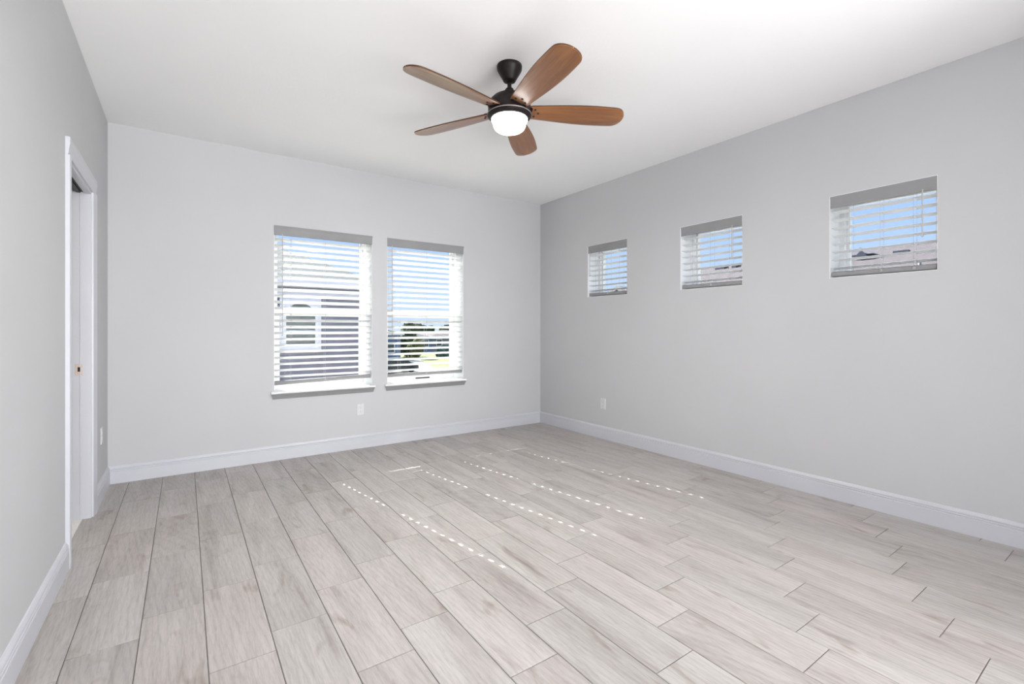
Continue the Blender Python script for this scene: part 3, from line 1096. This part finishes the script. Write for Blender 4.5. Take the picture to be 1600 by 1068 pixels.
# arched head inside the frame
for s in (-1, 1):
    prev = None
    for k in range(9):
        a = PI / 2 * k / 8
        x = 2.25 + s * 0.32 * math.cos(a)
        z = 1.48 + 0.30 * math.sin(a)
        if prev:
            q = [(prev[0], prev[1]), (x, z), (x, 1.83), (prev[0], 1.83)]
            f0 = [bm.verts.new((u, 11.94, w_)) for u, w_ in q]
            f1 = [bm.verts.new((u, 12.0, w_)) for u, w_ in q]
            bm.faces.new(f0); bm.faces.new(f1[::-1])
            for i in range(4): bm.faces.new((f0[i], f0[(i + 1) % 4], f1[(i + 1) % 4], f1[i]))
        prev = (x, z)
box(bm, 1.93, 2.57, 11.95, 11.99, 1.10, 1.14)
wn_ = link('window_surround', off(bm, ho), M_extrim, ho)
bm = bmesh.new(); box(bm, 1.92, 2.58, 11.97, 11.995, 0.75, 1.84)
link('window_glass', off(bm, ho), M_exglass, wn_)

# row of houses seen through the small high windows
hc = empty('roofed_house', (14, 0, GZ))
tag(hc, 'brown shingle roofed house beyond the nearest small window, with a gable vent', 'house', None)
bm = bmesh.new(); box(bm, 10.4, 17.6, -7, 4.6, GZ, 1.45)
link('wall', off(bm, hc), M_stucco, hc)
link('roof', off(hip_roof_bm(10, 18, -9.0, 5.3, 1.55, 0.40, along='y', hip=(1, 0)), hc), [M_shingle, M_extrim_sun], hc)
# cross gable with a dark triangular vent
bm = bmesh.new()
gy, gz, gw = 4.42, 3.10, 0.26
for xa, xb in ((13.1, 14.2),):
    A = [bm.verts.new((xa, gy, gz)), bm.verts.new((xa, gy - gw, gz - gw * 0.65)), bm.verts.new((xa, gy + gw, gz - gw * 0.65))]
    B = [bm.verts.new((xb, gy, gz)), bm.verts.new((xb, gy - gw, gz - gw * 0.65)), bm.verts.new((xb, gy + gw, gz - gw * 0.65))]
    bm.faces.new(A); bm.faces.new(B[::-1])
    for i, j in ((0, 1), (1, 2), (2, 0)): bm.faces.new((A[i], A[j], B[j], B[i]))
M_gable = mottled('mauve_gable_siding', (0.26, 0.24, 0.28), (0.30, 0.28, 0.32), 6, 0.8)
cg = link('cross_gable', off(bm, hc), M_gable, hc)
bm = bmesh.new()
A = [bm.verts.new((13.07, gy - 0.02, gz - 0.08)), bm.verts.new((13.07, gy - 0.15, gz - 0.22)), bm.verts.new((13.07, gy + 0.11, gz - 0.22))]
B = [bm.verts.new((13.11, v.co.y, v.co.z)) for v in A]
bm.faces.new(A); bm.faces.new(B[::-1])
for i, j in ((0, 1), (1, 2), (2, 0)): bm.faces.new((A[i], A[j], B[j], B[i]))
link('gable_vent', off(bm, hc), M_ventdark, cg)
bm = bmesh.new()
box(bm, 13.25, 13.35, 3.55, 3.84, 2.84, 2.945)
link('ridge_vent', off(bm, hc), M_ventdark, hc)
bm = bmesh.new()
lathe(bm, [(0.025, -0.1), (0.025, 0.31), (0.0, 0.32)], 12, (11.6, 2.94, 2.15))
link('vent_pipe', off(bm, hc), M_extrim_sun, hc)

hb = empty('roofed_house', (14, 8.5, GZ))
tag(hb, 'brown shingle roofed house with dark roof vents beyond the middle small window', 'house', None)
bm = bmesh.new(); box(bm, 11.4, 16.6, 6.2, 10.8, GZ, 1.9)
link('wall', off(bm, hb), M_stucco, hb)
link('roof', off(hip_roof_bm(11, 17, 5.9, 10.9, 2.0, 0.40, along='y', hip=(0, 0)), hb), [M_shingle, M_extrim_sun], hb)
for y_, w_ in ((8.22, 0.15), (7.76, 0.07)):
    bm = bmesh.new(); box(bm, 13.5, 13.75, y_ - w_, y_ + w_, 2.96, 3.105)
    link('roof_vent', off(bm, hb), M_ventdark, hb)

ha = empty('gabled_house', (14, 13, GZ))
tag(ha, 'house with white-trimmed gable peak beyond the small window nearest the corner', 'house', None)
bm = bmesh.new(); box(bm, 14, 17.5, 11.5, 14.1, GZ, 2.1)
link('wall', off(bm, ha), M_stucco, ha)
bm = bmesh.new()
pk, hw_, sl_ = 12.71, 1.45, 0.42
z_pk = 2.86
# gable end wall and two roof planes with thickness
A = [bm.verts.new((14.05, pk, z_pk - 0.1)), bm.verts.new((14.05, pk - hw_, z_pk - 0.1 - hw_ * sl_)), bm.verts.new((14.05, pk + hw_, z_pk - 0.1 - hw_ * sl_))]
B = [bm.verts.new((21.9, v.co.y, v.co.z)) for v in A]
bm.faces.new(A); bm.faces.new(B[::-1])
for i, j in ((0, 1), (1, 2), (2, 0)): bm.faces.new((A[i], A[j], B[j], B[i]))
link('gable_wall', off(bm, ha), M_stucco, ha)
for s in (-1, 1):
    bm = bmesh.new()
    pts = [(0, 0), (s * hw_ * 1.05, -hw_ * 1.05 * sl_), (s * hw_ * 1.05, -hw_ * 1.05 * sl_ - 0.16), (0, -0.16)]
    A = [bm.verts.new((13.8, pk + a, z_pk + b)) for a, b in pts]
    B = [bm.verts.new((13.86, pk + a, z_pk + b)) for a, b in pts]
    bm.faces.new(A); bm.faces.new(B[::-1])
    for i in range(4): bm.faces.new((A[i], A[(i + 1) % 4], B[(i + 1) % 4], B[i]))
    link('barge_board', off(bm, ha), M_extrim_sun, ha)
    bm = bmesh.new()
    A = [bm.verts.new((13.86, pk + a, z_pk + b)) for a, b in pts]
    B = [bm.verts.new((22.0, pk + a, z_pk + b)) for a, b in pts]
    bm.faces.new(A); bm.faces.new(B[::-1])
    for i in range(4): bm.faces.new((A[i], A[(i + 1) % 4], B[(i + 1) % 4], B[i]))
    link('roof_slope', off(bm, ha), M_shingle2, ha)
link('rear_roof', off(hip_roof_bm(18, 26, 11.2, 17.5, 2.7, 0.45), ha), [M_shingle3, M_extrim_sun], ha)

# distant view through the right back window
def far_house(label, x0, x1, y0, y1, zt, p, wall, roof, group=None):
    c = ((x0 + x1) / 2, (y0 + y1) / 2, GZ)
    r = empty('distant_house', c)
    tag(r, label, 'house')
    bm = bmesh.new(); box(bm, x0 + 0.4, x1 - 0.4, y0 + 0.4, y1 - 0.4, GZ, zt)
    link('wall', off(bm, r), wall, r)
    link('roof', off(hip_roof_bm(x0, x1, y0, y1, zt, p), r), [roof, M_extrim], r)
    for k in range(3):
        xx = x0 + 1.2 + (x1 - x0 - 3.6) * k / 2
        bm = bmesh.new(); rect_ring(bm, xx, xx + 1.2, GZ + 1.0, GZ + 2.3, 0.1, y0 + 0.33, y0 + 0.4)
        f = link('window', off(bm, r), M_extrim, r)
        bm = bmesh.new(); box(bm, xx + 0.1, xx + 1.1, y0 + 0.37, y0 + 0.39, GZ + 1.1, GZ + 2.2)
        link('pane', off(bm, r), M_exglass, f)
    return r


far_house('dark roofed distant house at left edge of right back window view', 15.0, 24.2, 60, 70, 0.5, 0.30, M_blue, M_shingle3)
far_house('blue grey distant house at centre of right back window view', 27.5, 36.5, 76, 84, -0.3, 0.22, M_blue, M_shingle3)
far_house('brown roofed distant house at right edge of right back window view', 36.5, 47.0, 78, 88, -0.1, 0.22, M_stucco, M_shingle)


def crown_bm(r, h, seed):
    bm = bmesh.new()
    bmesh.ops.create_icosphere(bm, subdivisions=4, radius=1.0)
    for v in bm.verts:
        n = noise.noise(v.co * 1.7 + Vector((seed, seed * 2, 0))) * 0.35 + noise.noise(v.co * 5.0 + Vector((seed, 0, 3))) * 0.22
        v.co = Vector((v.co.x * r, v.co.y * r, v.co.z * h)) * (1 + n)
    return bm


def tree(label, x, y, r, h, zc, mat, seed):
    t = empty('tree', (x, y, GZ))
    tag(t, label, 'tree', 'trees beyond the lawn')
    bm = bmesh.new()
    tube(bm, [(0, 0, 0), (0.05, 0, (zc - GZ) * 0.5), (0, 0, zc - GZ)], 0.16, 8)
    link('trunk', bm, M_bark, t, smooth=True)
    bm = crown_bm(r, h, seed)
    for v in bm.verts: v.co.z += zc - GZ
    link('crown', bm, mat, t)


tree('dark tree beside the dark roofed distant house, right back window view', 27.4, 67, 1.5, 1.9, -0.9, M_leaf, 1.0)
tree('olive tree in front of the blue grey distant house', 26.6, 61.5, 1.1, 1.2, -1.5, M_leaf2, 5.2)
for k, (x_, y_, r_, h_, z_) in enumerate(((38.6, 92, 2.1, 2.2, 0.1), (44.6, 99, 2.3, 2.2, 0.0), (47.2, 108, 2.4, 2.4, 0.0), (53.6, 105, 2.2, 2.0, 0.0), (61.0, 114, 2.5, 2.4, 0.0))):
    tree('low dark tree in the row along the horizon of the right back window view', x_, y_, r_, h_, z_, M_leaf, 2.3 + k * 1.9)

bm = bmesh.new()
for k in range(15):
    c = crown_bm(1.0, 1.05, k * 1.7)
    for v in c.verts: v.co += Vector((31.0 + k * 1.0, 62.0 + 0.2 * math.sin(k), GZ + 0.75))
    me = bpy.data.meshes.new('tmp'); c.to_mesh(me); c.free(); bm.from_mesh(me); bpy.data.meshes.remove(me)
tag(link('hedge', bm, M_hedge), 'dark teal hedge row along the lawn at right of the window view', 'hedge')

# parked dark car
car = empty('parked_car', (16.4, 43.2, GZ + 0.02), 0.1)
tag(car, 'dark car parked at the left of the street seen through the right back window', 'car')
bm = bmesh.new()
prof = [(-2.2, 0.3), (-2.2, 0.75), (-1.5, 0.9), (-0.9, 1.38), (0.7, 1.42), (1.35, 0.95), (2.15, 0.8), (2.2, 0.3)]
prism(bm, prof, (0, -0.85, 0), (0, 0.85, 0), (1, 0, 0), (0, 0, 1))
link('car_body', bm, M_car, car, bevel=0.08)
for wx in (-1.35, 1.35):
    for wy in (-0.86, 0.86):
        bm = bmesh.new()
        lathe(bm, [(0, -0.1), (0.30, -0.1), (0.33, -0.07), (0.33, 0.07), (0.30, 0.1), (0, 0.1)], 20)
        for v in bm.verts: v.co = (v.co.x + wx, v.co.z + wy, v.co.y + 0.33)
        link('wheel', bm, M_black, car)
